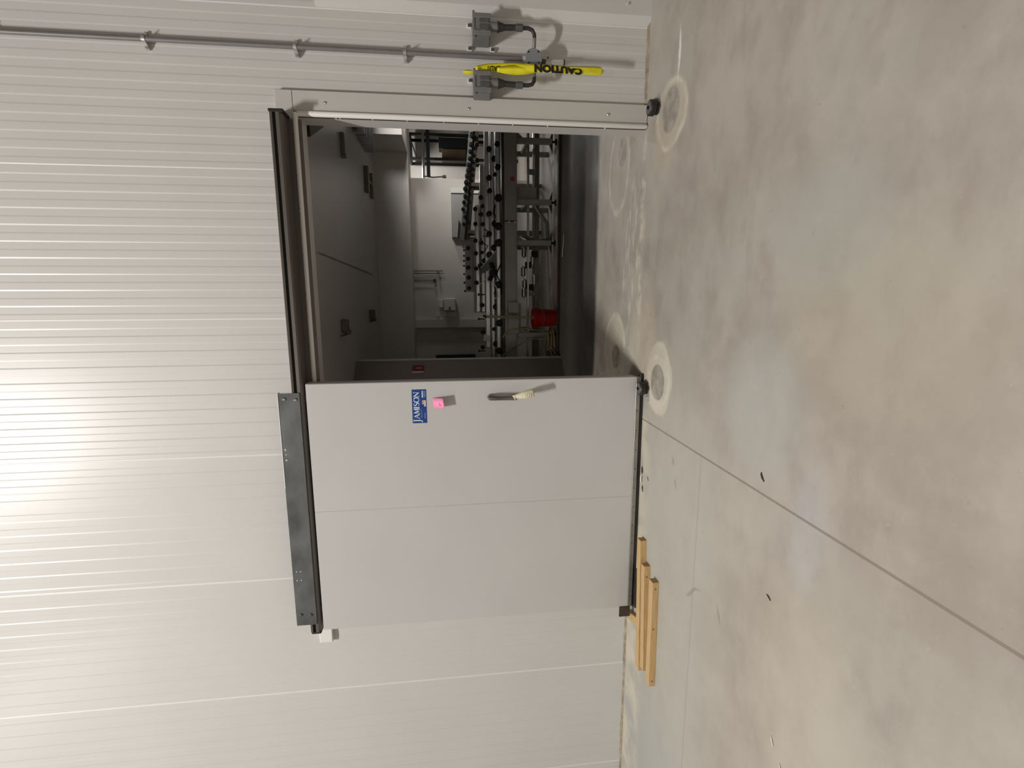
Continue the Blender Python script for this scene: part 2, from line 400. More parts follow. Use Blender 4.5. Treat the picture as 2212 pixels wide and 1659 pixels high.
# dark partition end, turned towards the doorway
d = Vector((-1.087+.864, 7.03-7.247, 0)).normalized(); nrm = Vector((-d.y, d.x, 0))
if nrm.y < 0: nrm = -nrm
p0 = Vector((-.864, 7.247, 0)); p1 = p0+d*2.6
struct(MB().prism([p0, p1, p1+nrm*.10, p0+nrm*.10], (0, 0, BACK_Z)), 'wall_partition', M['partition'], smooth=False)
struct(MB().prism([p0-nrm*.006, p0+nrm*.106, p0+nrm*.106-d*.03, p0-nrm*.006-d*.03], (0, 0, BACK_Z)), 'trim_5', M['part_edge'], smooth=False)
o = thing('wall_sign', 'small dark red sign with a white band on the dark partition', 'sign', p0+d*.18+Vector((0, 0, 2.1))-nrm*.004)
def on_part(s0, s1, z0, z1, t0, t1):
    q = MB(); a = p0+d*s0; c = p0+d*s1
    q.prism([(a.x-nrm.x*t0, a.y-nrm.y*t0, z0), (c.x-nrm.x*t0, c.y-nrm.y*t0, z0), (c.x-nrm.x*t1, c.y-nrm.y*t1, z0), (a.x-nrm.x*t1, a.y-nrm.y*t1, z0)], (0, 0, z1-z0)); return q
on_part(.10, .21, 2.05, 2.21, .0005, .010).build('sign_plate', M['redsign'], o)
on_part(.205, .225, 2.05, 2.215, .001, .016).build('white_band', M['part_edge'], o)
on_part(.13, .165, 2.08, 2.16, .010, .012).build('printed_mark', M['rose'], o)
# dark floor channel in front of the machine
struct(MB().box(-.83, 2.9, 7.42, 7.46, 0, .035, .005).box(-.83, 2.9, 7.38, 7.41, 0, .012), 'trim_6', M['darkmetal'], smooth=False)

# ------------------------------------------------------------------ door casing with its bulb gasket
CY = 4.13
df = thing('door_frame', 'white door casing with round bulb gasket around the open doorway', 'door frame', (1.47, WY-.02, 0))
MB().box(1.405, 1.55, CY, WY+.003, .004, 2.758, .003).build('side_casing', M['casing'], df, smooth=False)
MB().box(XL-.14, 1.55, CY, WY+.003, 2.761, 2.885, .003).box(XL-.14, 1.40, CY+.004, WY+.003, 2.735, 2.7605).build('head_casing', M['casing'], df, smooth=False)
MB().box(XL-.14, XL-.01, CY, WY+.003, .004, 2.758, .003).build('side_casing', M['casing'], df, smooth=False)
MB().box(1.372, 1.404, CY+.012, WY+.003, .004, 2.735).build('jamb_strip', M['rubber'], df, smooth=False)
q = MB(); q.tube([(1.385, CY-.004, .004), (1.385, CY-.004, .02), (1.385, CY-.004, 2.725), (1.378, CY-.004, 2.74)], [.012, .021, .021, .014], 14)
for z in (.35, .82, 1.1, 1.37, 1.64, 1.92, 2.18, 2.42, 2.45): q.box(1.362, 1.370, CY-.002, CY+.02, z, z+.006)
q.build('gasket', M['gasket'], df)
MB().tube([(1.39, CY-.004, 2.745), (1.0, CY-.004, 2.745), (XL, CY-.004, 2.745)], .020, 14).build('gasket', M['gasket'], df)
for z in (.33, 1.446, 2.525):
    MB().lathe((1.467, CY+.001, z), (0, -1, 0), [(0, .011), (.003, .011), (.008, .007), (.010, .002)], 14).build('screw', M['chrome'], df)

# ------------------------------------------------------------------ sliding door track
tr = thing('door_track', 'long dark aluminium door track bolted above the doorway', 'door track', (-.73, WY, 2.7))
X0, X1 = -2.815, 1.342
prof = [(CY-.002, 2.703), (CY-.012, 2.703), (CY-.012, 2.800), (4.010, 2.800), (3.990, 2.806), (3.978, 2.818), (3.978, 2.842), (4.005, 2.844), (4.005, 2.866), (3.980, 2.866), (3.976, 2.880), (3.985, 2.886), (CY-.002, 2.886)]
MB().prism([(X0, y, z) for y, z in prof], (X1-X0, 0, 0)).build('track_profile', M['track'], tr, smooth=False)
MB().box(X0+.01, X1-.01, 3.998, 4.006, 2.8445, 2.8655).build('slot', M['slot'], tr, smooth=False)
MB().box(X1, X1+.022, 3.972, CY-.004, 2.785, 2.890, .004).build('end_cap', M['rubber'], tr, smooth=False)
MB().box(X0-.02, X0, 3.978, CY-.004, 2.80, 2.882, .008).build('end_cap', M['rubber'], tr, smooth=False)
for x in (1.235, .94, .70, .655, .35, .05, -.12, -.365, -.59, -1.0, -1.5, -2.0, -2.5):
    MB().lathe((x, CY-.011, 2.752), (0, -1, 0), [(0, .010), (.006, .010), (.009, .006)], 10).build('bolt', M['chrome'], tr)
MB().box(-3.035, -2.875, 4.132, WY-.0005, 2.752, 2.865, .006).build('end_stop', M['white'], tr, smooth=False)['label'] = 'white end stop block'

# ------------------------------------------------------------------ sliding door
DF, DB = 3.97, 4.085
sd = thing('sliding_door', 'large white sliding cold room door hanging left of the doorway', 'sliding door', (-1.72, 4.03, 0))
DX0, DX1, DZ0, DZ1 = -2.792, -.648, .072, 2.775
b = MB()
b.box(DX0, -1.7165, DF, DB, DZ0, DZ1, .002).box(-1.7145, DX1, DF, DB, DZ0, DZ1, .002).box(-1.72, -1.71, DF+.0025, DB-.002, DZ0+.002, DZ1-.002)
b.build('door_panel', M['door'], sd, smooth=False)
e = MB(); e.box(DX1-.001, DX1+.004, DF+.008, DB-.004, DZ0, DZ1, .001).build('edge_strip', M['part_edge'], sd, smooth=False)
bp = MB().box(DX0, DX1-.05, DF-.004, DF+.03, .034, .0715, .002).build('bottom_plate', M['plate'], sd, smooth=False)
for k in range(12):
    x = DX0+.1+k*.175
    MB().lathe((x, DF-.003, .053), (0, -1, 0), [(0, .006), (.003, .004)], 8).build('screw', M['darkmetal'], bp)
MB().box(DX0, DX1+.02, DF+.004, DF+.05, .003, .036, .006).build('bottom_seal', M['rubber'], sd, smooth=False)
MB().box(DX1-.05, DX1+.002, DF-.004, DF+.04, .028, .071, .002).build('corner_bracket', M['steel_dull'], sd, smooth=False)
MB().box(-2.885, -2.787, DF-.012, DF-.002, .050, .152, .002).build('corner_guard', M['darkmetal'], sd, smooth=False)
# galvanised cover over the hangers
hc = MB(); HX0, HX1, HY = -2.733, -.716, 3.9695
hc.box(HX0, HX1, HY, HY+.004, 2.826, 2.988).box(HX0, HX1, HY+.001, HY+.05, 2.988, 2.991)
hc = hc.build('hanger_cover', M['galv'], sd, smooth=False)
MB().box(-1.5, HX1, HY-.003, HY+.048, 2.9875, 2.993).build('flange_highlight', M['white'], hc, smooth=False)  # highlight on part of the cover's top edge, painted as a white strip
for x in (-.77, -2.62):
    MB().box(x-.03, x+.03, 4.012, 4.05, 2.774, 2.799, .004).build('hanger_foot', M['darkmetal'], sd, smooth=False)
for x, z in ((-.763, 2.945), (-.77, 2.858), (-2.632, 2.952), (-2.64, 2.872)):
    MB().lathe((x, HY, z), (0, -1, 0), [(0, .014), (.006, .014), (.010, .009)], 6).build('cover_bolt', M['chrome'] if x > -1 else M['galv'], hc)
for x, z, r in ((-1.175, 2.965, .007), (-1.215, 2.962, .005), (-1.262, 2.962, .007), (-2.235, 2.958, .005), (-2.235, 2.925, .005), (-2.315, 2.958, .005), (-2.315, 2.925, .005)):
    MB().lathe((x, HY, z), (0, -1, 0), [(0, r), (.002, r*.8)], 10).build('cover_rivet', M['white'], hc)
# pull handle: bulbous lever hanging from a rose
h = MB()
h.lathe((-.788, DF+.001, 1.315), (0, -1, 0), [(0, .026), (.012, .026), (.022, .022), (.026, .012)], 20)
h.tube([(-.788, DF-.018, 1.335), (-.788, DF-.034, 1.322), (-.789, DF-.046, 1.29), (-.790, DF-.052, 1.25), (-.791, DF-.052, 1.20), (-.792, DF-.050, 1.15), (-.793, DF-.044, 1.112), (-.793, DF-.030, 1.092)],
       [.012, .022, .0215, .018, .0175, .018, .020, .010], 16)
h.lathe((-.793, DF+.001, 1.115), (0, -1, 0), [(0, .018), (.04, .014)], 16)
h.build('pull_handle', M['handle'], sd)['label'] = 'chrome pull handle'

# maker's sticker on the door
SX0, SX1, SZ0, SZ1 = -.990, -.710, 1.838, 1.954
st = MB().box(SX0, SX1, DF-.0014, DF-.0002, SZ0, SZ1).build('sticker', M['blue'], sd, smooth=False)
st['label'] = 'blue maker sticker'
SY = DF-.0016
def stroke(mbx, pts, ws):
    L_, R_ = [], []
    for i, p in enumerate(pts):
        a = Vector(pts[max(i-1, 0)]); c = Vector(pts[min(i+1, len(pts)-1)]); t = (c-a).normalized(); n = Vector((-t.y, t.x))*ws[i]/2
        q = Vector(p); L_.append(q+n); R_.append(q-n)
    for i in range(len(pts)-1):
        mbx.quad(*[(v.x, SY, v.y) for v in (L_[i], L_[i+1], R_[i+1], R_[i])])
def serif_letters():
    b = MB(); T, t = .0085, .0032
    z0 = 1.897; hh = .044; H = .016
    def bar(x0, z0_, x1, z1_, w): stroke(b, [(x0, z0_), (x1, z1_)], [w, w])
    def serif(x, z, w=.014): bar(x-w/2, z, x+w/2, z, .003)
    # J, a large initial that dips below the line
    x = -.968
    bar(x, z0+hh+.004, x, z0-.008, T); serif(x, z0+hh+.004, .02)
    stroke(b, [(x, z0-.006), (x-.002, z0-.016), (x-.008, z0-.022), (x-.015, z0-.021)], [T, .007, .006, .008])
    # A
    x = -.934; bar(x-.017, z0, x+.001, z0+hh, t); bar(x+.017, z0, x-.001, z0+hh, T); bar(x-.010, z0+.015, x+.010, z0+.015, t); serif(x-.017, z0); serif(x+.017, z0)
    # M
    x = -.890; bar(x-.018, z0, x-.015, z0+hh, t); bar(x-.014, z0+hh, x, z0+.003, T); bar(x, z0+.003, x+.014, z0+hh, t); bar(x+.016, z0+hh, x+.018, z0, T)
    serif(x-.018, z0, .011); serif(x+.018, z0, .014); serif(x-.015, z0+hh, .01); serif(x+.015, z0+hh, .01)
    # I
    x = -.860; bar(x, z0, x, z0+hh, T); serif(x, z0); serif(x, z0+hh)
    # S
    x = -.834; pts = []; ws = []
    for i in range(13):
        u = i/12
        ang = math.radians(60)+u*2*math.pi*.62
    S_ = [(.012, .036), (.006, .043), (-.004, .043), (-.011, .037), (-.010, .029), (-.002, .024), (.006, .020), (.012, .013), (.010, .005), (.002, 0.0), (-.007, .001), (-.013, .009)]
    stroke(b, [(x+p[0], z0+p[1]) for p in S_], [.003, .003, .004, .006, .008, .0085, .0085, .008, .006, .004, .003, .003])
    # O
    x = -.796; O_ = [(x+.019*math.cos(a), z0+hh/2+.021*math.sin(a)) for a in [k*math.pi/12 for k in range(25)]]
    stroke(b, O_, [t+(T-t)*abs(math.cos(k*math.pi/12)) for k in range(25)])
    # N
    x = -.752; bar(x-.016, z0, x-.016, z0+hh, t); bar(x-.017, z0+hh, x+.016, z0, T); bar(x+.016, z0, x+.016, z0+hh, t); serif(x-.016, z0); serif(x+.016, z0+hh); serif(x-.018, z0+hh, .009)
    return b
serif_letters().build('lettering', M['stickwhite'], st, smooth=False)
q = MB(); q.box(-.778, -.722, SY-.0002, SY, 1.866, 1.874); q.build('printed_bar', M['stickwhite'], st, smooth=False)
q = MB()
for k in range(3): q.box(-.776, -.722, SY-.0002, SY, 1.846+.006*k, 1.849+.006*k)
q.box(-.955, -.905, SY-.0002, SY, 1.850, 1.856); q.build('small_print', M['stickpale'], st, smooth=False)
q = text_mb('QUALITY', .019, (-.948, SY-.0001, 1.8745), (1, 0, 0), (0, 0, 1), depth=.0001, sx=1.0); q.build('small_lettering', M['stickpale'], st, smooth=False)
q = MB(); q.box(-.852, -.80, SY-.0002, SY, 1.843, 1.873)
fl = q.build('flag_print', M['stickred'], st, smooth=False)
q = MB(); q.box(-.852, -.834, SY-.0004, SY-.0002, 1.858, 1.873); q.build('flag_canton', M['blue'], fl, smooth=False)
q = MB()
for k in range(2): q.box(-.852, -.80, SY-.0003, SY-.0002, 1.846+.006*k, 1.849+.006*k)
q.build('flag_stripes', M['stickwhite'], fl, smooth=False)

# pink sticky note, curled away from the door
rows = []
for i in range(9):
    u = i/8; z = 1.783-.086*u; off = .002+.055*u**1.25
    rows.append([(-.783+.003*u, DF-off, z+.006), (-.826+.005*u, DF-off-.001, z), (-.870+.008*u, DF-off-.001, z-.006)])
b = MB(); b.grid(rows)
pn = b.build('sticky_note', M['pink'], loc=(-.82, DF, 1.78)); tag(pn, 'pink sticky note stuck on the white door beside the blue sticker', 'sticky note')
sm = pn.modifiers.new('thick', 'SOLIDIFY'); sm.thickness = .0006
q = MB(); q.box(-.838, -.834, DF-.040, DF-.038, 1.727, 1.736).box(-.829, -.823, DF-.037, DF-.035, 1.733, 1.737).box(-.842, -.836, DF-.044, DF-.042, 1.721, 1.724)
q.build('pen_mark', M['redlabel'], pn, smooth=False)

# paper tag hanging from the handle
rows = []
for i in range(11):
    u = i/10; z = 1.140-.172*u; off = .058+.012*math.sin(u*3)+.052*u
    x = -.783+.042*u; wd = .010+.017*min(1, u*2)
    rows.append([(x-wd, DF-off-.002, z-.004), (x, DF-off, z), (x+wd, DF-off+.006, z+.004)])
pt = MB().grid(rows).build('paper_tag', M['tag'], loc=(-.785, DF-.06, 1.14)); tag(pt, 'cream paper tag tied to the door handle', 'tag')
pt.modifiers.new('thick', 'SOLIDIFY').thickness = .0008
q = MB()
for k in range(4):
    z = 1.035-.014*k; q.box(-.775, -.742, DF-.115-.004*k, DF-.1135-.004*k, z, z+.003)
q.build('printed_lines', M['ink'], pt, smooth=False)
q = MB(); q.tube([(-.806, DF-.05, 1.128), (-.80, DF-.074, 1.120), (-.788, DF-.076, 1.118), (-.775, DF-.068, 1.122), (-.770, DF-.05, 1.13), (-.775, DF-.05, 1.14)], .003, 6)
q.build('tie_string', M['tag'], pt)

# ------------------------------------------------------------------ floor guide rollers
def guide(x, y, ang, label):
    t = thing('guide_roller', label, 'roller', (x, y, 0), 'floor guide rollers')
    c, s = math.cos(ang), math.sin(ang); R = Matrix.Rotation(ang, 3, 'Z')
    def P_(a, b_, z): return (x+a*c-b_*s, y+a*s+b_*c, z)
    q = MB(); q.prism([P_(-.035, -.035, .0005), P_(.05, -.035, .0005), P_(.105, -.02, .0005), P_(.115, .02, .0005), P_(.05, .035, .0005), P_(-.035, .035, .0005)], (0, 0, .006)); q.build('anchor_plate', M['zinc'], t, smooth=False)
    q = MB(); q.cyl(P_(.075, 0, .006), P_(.075, 0, .016), .014, n=6).cyl(P_(.075, 0, .016), P_(.075, 0, .032), .007, n=10); q.build('anchor_bolt', M['zinc'], t)
    q = MB(); q.cyl(P_(0, 0, .0065), P_(0, 0, .029), .048, n=28, bev=.004); q.build('lower_wheel', M['rubber'], t)
    q = MB(); q.cyl(P_(0, 0, .032), P_(0, 0, .078), .058, n=32, bev=.006); w_ = q.build('wheel', M['rubber'], t)
    q = MB(); q.lathe(P_(0, 0, .0782), (0, 0, 1), [(0, .046), (.002, .044), (.003, .016)], 28); q.build('hub', M['hub'], w_)
    q = MB(); q.cyl(P_(0, 0, .081), P_(0, 0, .092), .013, n=6); q.build('axle_nut', M['black'], w_)
guide(1.45, 3.915, .25, 'black floor guide roller on zinc plate below the right door casing')
guide(-.735, 3.895, math.pi+.25, 'black floor guide roller at the lower right corner of the sliding door')

# ------------------------------------------------------------------ planks
PH = .055
def plank(x0, y0, x1, y1, z, wdt, label, knots=(), group='pine boards on the floor'):
    a = Vector((x0, y0, 0)); c = Vector((x1, y1, 0)); L_ = (c-a).length; ang = math.atan2(c.y-a.y, c.x-a.x); mid = (a+c)/2
    t = thing('wooden_plank', label, 'plank', (mid.x, mid.y, z), group)
    R = Matrix.Rotation(ang, 3, 'Z')
    MB().box(mid.x-L_/2, mid.x+L_/2, mid.y-wdt/2, mid.y+wdt/2, z, z+PH, .0025, rot=R).build('board', M['wood'], t, smooth=False)
    for e in (-1, 1):
        p = mid+R@Vector((e*(L_/2+.0004), 0, 0))
        MB().box(p.x-.0004, p.x+.0004, p.y-wdt/2+.002, p.y+wdt/2-.002, z+.002, z+PH-.002, rot=R).build('end_grain', M['woodend'], t, smooth=False)
    for u, vz in knots:
        p = mid+R@Vector((u*L_, -wdt/2-.0005, z+PH/2+vz)); dr = R@Vector((0, 1, 0))
        MB().lathe(p, dr, [(0, .008), (.002, .009)], 12).build('knot', M['knot'], t)
plank(-3.24, 3.735, -2.045, 3.805, 0.0, .070, 'longest pine board, nearest the bottom of the sliding door', [(.12, 0)])
plank(-3.16, 3.632, -2.225, 3.700, 0.0, .066, 'middle pine board lying between two others on the floor', [(.40, .003)])
plank(-3.195, 3.500, -2.262, 3.520, 0.0, .070, 'pine board nearest the camera in the row of boards', [(.44, 0), (-.45, 0), (.06, .004)])
PH = .040
plank(-2.935, 4.062, -2.845, 3.815, 0.0, .072, 'short pine board crossing from the wall foot to the row of boards')
b = MB(); b.prism([(-2.40, 3.945, 0), (-2.40, 3.875, 0), (-2.745, 3.850, 0), (-2.825, 4.01, 0), (-2.78, 4.015, 0)], (0, 0, .014))  # thin dark brown sheet on the floor behind the boards
tag(b.build('dark_sheet', M['darkbrown'], smooth=False, loc=(-2.6, 3.93, 0)), 'dark brown flat piece between sliding door and boards', 'mat')

# ------------------------------------------------------------------ conduit, junction box, sockets
CX = 1.838
cd = thing('conduit_drop', 'grey conduit drop with round junction box on the wall right of the doorway', 'conduit', (CX, WY, .9))
MB().tube([(CX, 4.125, 1.005), (CX, 4.125, 3), (CX, 4.125, 6), (CX, 4.125, HALL_Z-.01)], .0165, 16).build('conduit_pipe', M['conduit'], cd)
for z in (1.92, 2.71, 3.74, 4.75, 6.0):
    q = MB(); q.cyl((CX, 4.125, z-.012), (CX, 4.125, z+.012), .0205, n=18); q.prism([(CX-.022, 4.12, z-.012), (CX-.055, 4.160, z-.014), (CX-.055, 4.168, z-.014), (CX-.015, 4.168, z-.012)], (0, 0, .026))
    q.box(CX-.012, CX+.06, 4.150, 4.169, z-.010, z+.010, .002)
    q.cyl((CX-.048, 4.150, z), (CX-.048, 4.140, z), .008, n=8); q.cyl((CX+.024, 4.10, z), (CX+.024, 4.15, z), .004, n=8)
    q.build('pipe_clamp', M['zinc'], cd)
BZ = .952; JX = 1.815
q = MB(); q.cyl((JX, 4.168, BZ), (JX, 4.045, BZ), .064, n=10); q.cyl((CX, 4.125, BZ+.05), (CX, 4.125, BZ+.075), .024, n=16)
jb = q.build('junction_box', M['paintedbox'], cd)
q = MB(); q.cyl((JX, 4.045, BZ), (JX, 4.039, BZ), .067, n=10, bev=.0015); cv = q.build('box_cover', M['boxcover'], jb)
for k in range(4):
    a = math.pi/4+k*math.pi/2+.05
    MB().cyl((JX+.053*math.cos(a), 4.0392, BZ+.053*math.sin(a)), (JX+.053*math.cos(a), 4.036, BZ+.053*math.sin(a)), .006, n=8).build('cover_screw', M['black'], jb)
# drain nipple, fitting and valve below
MB().cyl((JX, 4.10, BZ-.055), (JX, 4.10, BZ-.10), .017, n=14).cyl((JX, 4.10, BZ-.068), (JX, 4.10, BZ-.085), .021, n=6).build('nipple', M['darkmetal'], cd)
MB().lathe((JX, 4.10, BZ-.10), (0, 0, -1), [(0, .014), (.006, .02), (.02, .022), (.034, .018), (.045, .012)], 16).build('drain_fitting', M['zinc'], cd)
MB().tube([(JX, 4.10, BZ-.115), (JX+.02, 4.10, BZ-.118), (JX+.035, 4.10, BZ-.122)], .006, 8).build('valve_lever', M['darkmetal'], cd)
MB().lathe((JX, 4.10, BZ-.145), (0, 0, -1), [(0, .010), (.02, .017), (.09, .019), (.097, .019)], 16).build('spout', M['white'], cd)
MB().cyl((JX, 4.10, BZ-.242), (JX, 4.10, BZ-.252), .021, n=16).build('spout_cap', M['rubber'], cd)
def socket(x, label, body_y, side):
    zt, zb = 1.402, 1.286
    t = thing('socket_outlet', label, 'power socket', (x, WY, zb), 'grey industrial sockets')
    w_ = .085
    # body: a tapered housing
    q = MB()
    f = [(x-w_+.006, body_y, zb), (x+w_-.006, body_y, zb), (x+w_-.006, body_y, zt), (x-w_+.006, body_y, zt)]
    k = [(x-w_, WY-.012, zb-.01), (x+w_, WY-.012, zb-.01), (x+w_, WY-.012, zt+.01), (x-w_, WY-.012, zt+.01)]
    fv = [q.bm.verts.new(p) for p in f]; kv = [q.bm.verts.new(p) for p in k]
    q.bm.faces.new(fv); q.bm.faces.new(kv[::-1])
    for i in range(4): q.bm.faces.new((fv[i], kv[i], kv[(i+1) % 4], fv[(i+1) % 4]))
    bmesh.ops.bevel(q.bm, geom=q.bm.edges[:], offset=.006, segments=2, affect='EDGES')
    q.box(x-w_-.004, x+w_+.004, body_y-.006, body_y+.006, zt-.006, zt+.012, .003)
    q.box(x-w_+.012, x-w_+.045, body_y-.010, body_y+.004, zb-.008, zt, .003).box(x+w_-.045, x+w_-.012, body_y-.010, body_y+.004, zb-.008, zt, .003)
    q.build('housing', M['greyplastic'], t, smooth=False)
    for dx in (-.018, .032):
        MB().box(x+dx-.019, x+dx+.019, body_y-.008, body_y+.002, zb+.006, zb+.078, .003).build('cover_panel', M['greyplastic2'], t, smooth=False)
    MB().box(x-.052, x-.040, body_y-.0075, body_y-.004, zb+.03, zb+.072).build('rating_label', M['white'], t, smooth=False)
    for dx in (-w_-.012, w_-.022):
        for dz in (zt+.028, zb-.032):
            MB().box(x+dx-.015, x+dx+.018, WY-.014, WY+.003, dz-.018, dz+.018, .003).build('mounting_foot', M['white'], t, smooth=False)
            MB().box(x+dx-.009, x+dx+.012, WY-.022, WY-.013, dz-.014, dz+.014, .003).build('mounting_screw', M['greyplastic2'], t, smooth=False)
    # plug below with its cable
    px = x+.005; py = body_y+.035
    MB().cyl((px, py, zb+.01), (px, py, zb-.058), .033, .031, n=20).build('plug_collar', M['greyplastic'], t)
    MB().cyl((px, py, zb-.058), (px, py, zb-.068), .037, n=20).cyl((px, py, zb-.068), (px, py, zb-.105), .034, .025, n=20).cyl((px, py, zb-.105), (px+side*-.004, py, zb-.20), .021, .020, n=18).build('plug_body', M['blackgrip'], t)
    nx = px-side*.004
    MB().cyl((nx, py, zb-.195), (nx, py, zb-.25), .027, n=8, bev=.004).build('cable_nut', M['greyplastic2'], t)
    MB().tube([(nx, py, zb-.24), (nx, py, zb-.29), (nx+side*.010, py+.003, zb-.322), (nx+side*.035, py+.007, zb-.338), (nx+side*.06, py+.010, zb-.34)], .0145, 12).build('cable', M['blackgrip'], t)
    MB().tube([(nx+side*.055, py+.010, zb-.34), (nx+side*.1, py+.02, zb-.34), (JX-side*.05, 4.10, zb-.34)], .0135, 12).build('conduit_arm', M['conduit'], t)
socket(2.0, 'grey industrial socket with plugged cable, right of the round junction box', 4.0, -1)
socket(1.614, 'grey industrial socket behind the yellow caution tape, beside the door casing', 4.0, 1)

# caution tape
ct = thing('caution_tape', 'yellow caution tape hanging over the left wall socket', 'caution tape', (1.74, 4.06, .42))
TY = 4.02
rows = []
for i in range(41):
    u = i/40; z = 1.40-u*.985
    cx = 1.716+.010*u+.005*math.sin(u*7); hw = .027+.011*max(0, u-.35)+.002*math.sin(u*9)
    if u > .95: hw *= math.sqrt(max(.05, 1-((u-.95)/.052)**2))
    if u < .1: hw *= .55+4.5*u
    y = TY+.02*math.cos(u*5)-.012*u-.01
    rows.append([(cx-hw, y+.010*math.sin(u*6), z), (cx-hw*.3, y-.004, z), (cx+hw*.4, y-.005, z), (cx+hw, y-.010*math.sin(u*6)+.004, z)])
tp = MB().grid(rows).build('tape_strip', M['yellow'], ct); tp.modifiers.new('thick', 'SOLIDIFY').thickness = .0006
rows = []
for i in range(17):
    u = i/16; z = 1.235-u*.31; cx = 1.706+.012*u; hw = .028*math.sin(math.pi*(.12+.8*u))+.004
    rows.append([(cx-hw-.006, TY-.016+.01*u, z), (cx, TY-.026, z), (cx+hw-.004, TY-.018, z)])
tp2 = MB().grid(rows).build('tape_fold', M['yellow'], ct); tp2.modifiers.new('thick', 'SOLIDIFY').thickness = .0006
rows = []
for i in range(9):
    u = i/8; z = 1.485-u*.10; cx = 1.722-.006*u; hw = .005+.013*math.sin(math.pi*min(1, .1+u))
    rows.append([(cx-hw, 4.12-.02*u, z), (cx+hw*.2, 4.105-.02*u, z), (cx+hw, 4.12-.02*u, z)])
tp3 = MB().grid(rows).build('tape_tail', M['yellow'], ct); tp3.modifiers.new('thick', 'SOLIDIFY').thickness = .0006
# lettering reads upwards, bent on to the strip
def strip_y(z):
    u = (1.40-z)/.985; return TY+.02*math.cos(u*5)-.012*u-.01-.009
q = text_mb('CAUTION', .068, (1.741, 0, .592), (0, 0, 1), (-1, 0, 0), depth=.0002, bold=.0045, sx=1.13, spacing=1.07)
for v in q.bm.verts: v.co.y = strip_y(v.co.z)-.0009+(v.co.y)*.5-.010*math.sin(((1.40-v.co.z)/.985)*6)*max(-1, min(1, (v.co.x-1.723)/.027))*.8
for v in q.bm.verts: v.co.x -= .003+.030*(.92-v.co.z)
q.build('lettering', M['letter'], ct, smooth=False)
q = text_mb('CAUTION', .045, (1.728, 0, 1.205), (0, 0, 1), (-1, 0, 0), depth=.0002, bold=.0012, sx=.9)
for v in list(q.bm.verts): v.co.y = strip_y(v.co.z)-.003
bmesh.ops.delete(q.bm, geom=[v for v in q.bm.verts if v.co.z > 1.31], context='VERTS')
q.build('lettering', M['letter'], ct, smooth=False)

# ------------------------------------------------------------------ small litter on the floor
def scrap(name, x, y, pts, m, label, cat, hgt=.006):
    b = MB(); n = len(pts); rows = []
    for i, (dx, dy, wd) in enumerate(pts):
        a = pts[max(i-1, 0)]; c = pts[min(i+1, n-1)]; t = Vector((c[0]-a[0], c[1]-a[1])).normalized(); nn = Vector((-t.y, t.x))*wd
        z = .001+hgt*math.sin(math.pi*i/(n-1))
        rows.append([(x+dx-nn.x, y+dy-nn.y, z), (x+dx, y+dy, z+hgt*.6), (x+dx+nn.x, y+dy+nn.y, z)])
    o = b.grid(rows).build(name, m, loc=(x, y, 0)); o.modifiers.new('thick', 'SOLIDIFY').thickness = .0008
    return tag(o, label, cat)
scrap('leaf_scrap', -.925, 2.30, [(.022, .012, .001), (.010, .008, .005), (-.006, -.002, .006), (-.022, -.016, .003)], M['leaf'], 'curled dark leaf scrap on the floor beside the saw cut', 'leaf scrap')
scrap('leaf_scrap', -1.535, 2.165, [(.006, .022, .001), (.004, .006, .004), (-.003, -.008, .004), (-.012, -.012, .003)], M['leaf'], 'thin curled leaf scrap on open floor left of the saw cut', 'leaf scrap', .004)
scrap('paper_scrap', -2.275, 2.04, [(.02, .012, .003), (.006, .004, .006), (-.012, -.006, .005), (-.026, -.012, .002)], M['litter'], 'larger white paper scrap on the floor in the photo corner', 'paper scrap', .004)
scrap('paper_scrap', -2.352, 1.965, [(.012, .008, .003), (0, 0, .005), (-.014, -.006, .003)], M['litter'], 'smaller white paper scrap at the photo edge', 'paper scrap', .004)
scrap('bark_scrap', -1.462, 3.925, [(.030, .006, .004), (.012, .0, .010), (-.012, -.002, .011), (-.030, -.004, .006)], M['leaf'], 'dark bark scrap on the floor under the sliding door', 'bark scrap', .008)
scrap('foam_scrap', -1.545, 3.932, [(.045, .004, .006), (.02, .0, .014), (-.015, .002, .012), (-.04, -.002, .008)], M['litter'], 'cream foam scrap on the floor under the sliding door', 'foam scrap', .010)
scrap('leaf_scrap', -1.618, 3.905, [(.020, .010, .004), (.004, .0, .010), (-.014, -.006, .006), (-.034, -.008, .002)], M['leaf'], 'brown leaf scrap left of the cream foam scrap', 'leaf scrap', .006)
scrap('leaf_scrap', -1.492, 3.80, [(.016, .008, .002), (.0, 0, .004), (-.018, -.014, .002)], M['leaf'], 'faint leaf scrap on the floor in front of the bark scrap', 'leaf scrap', .003)

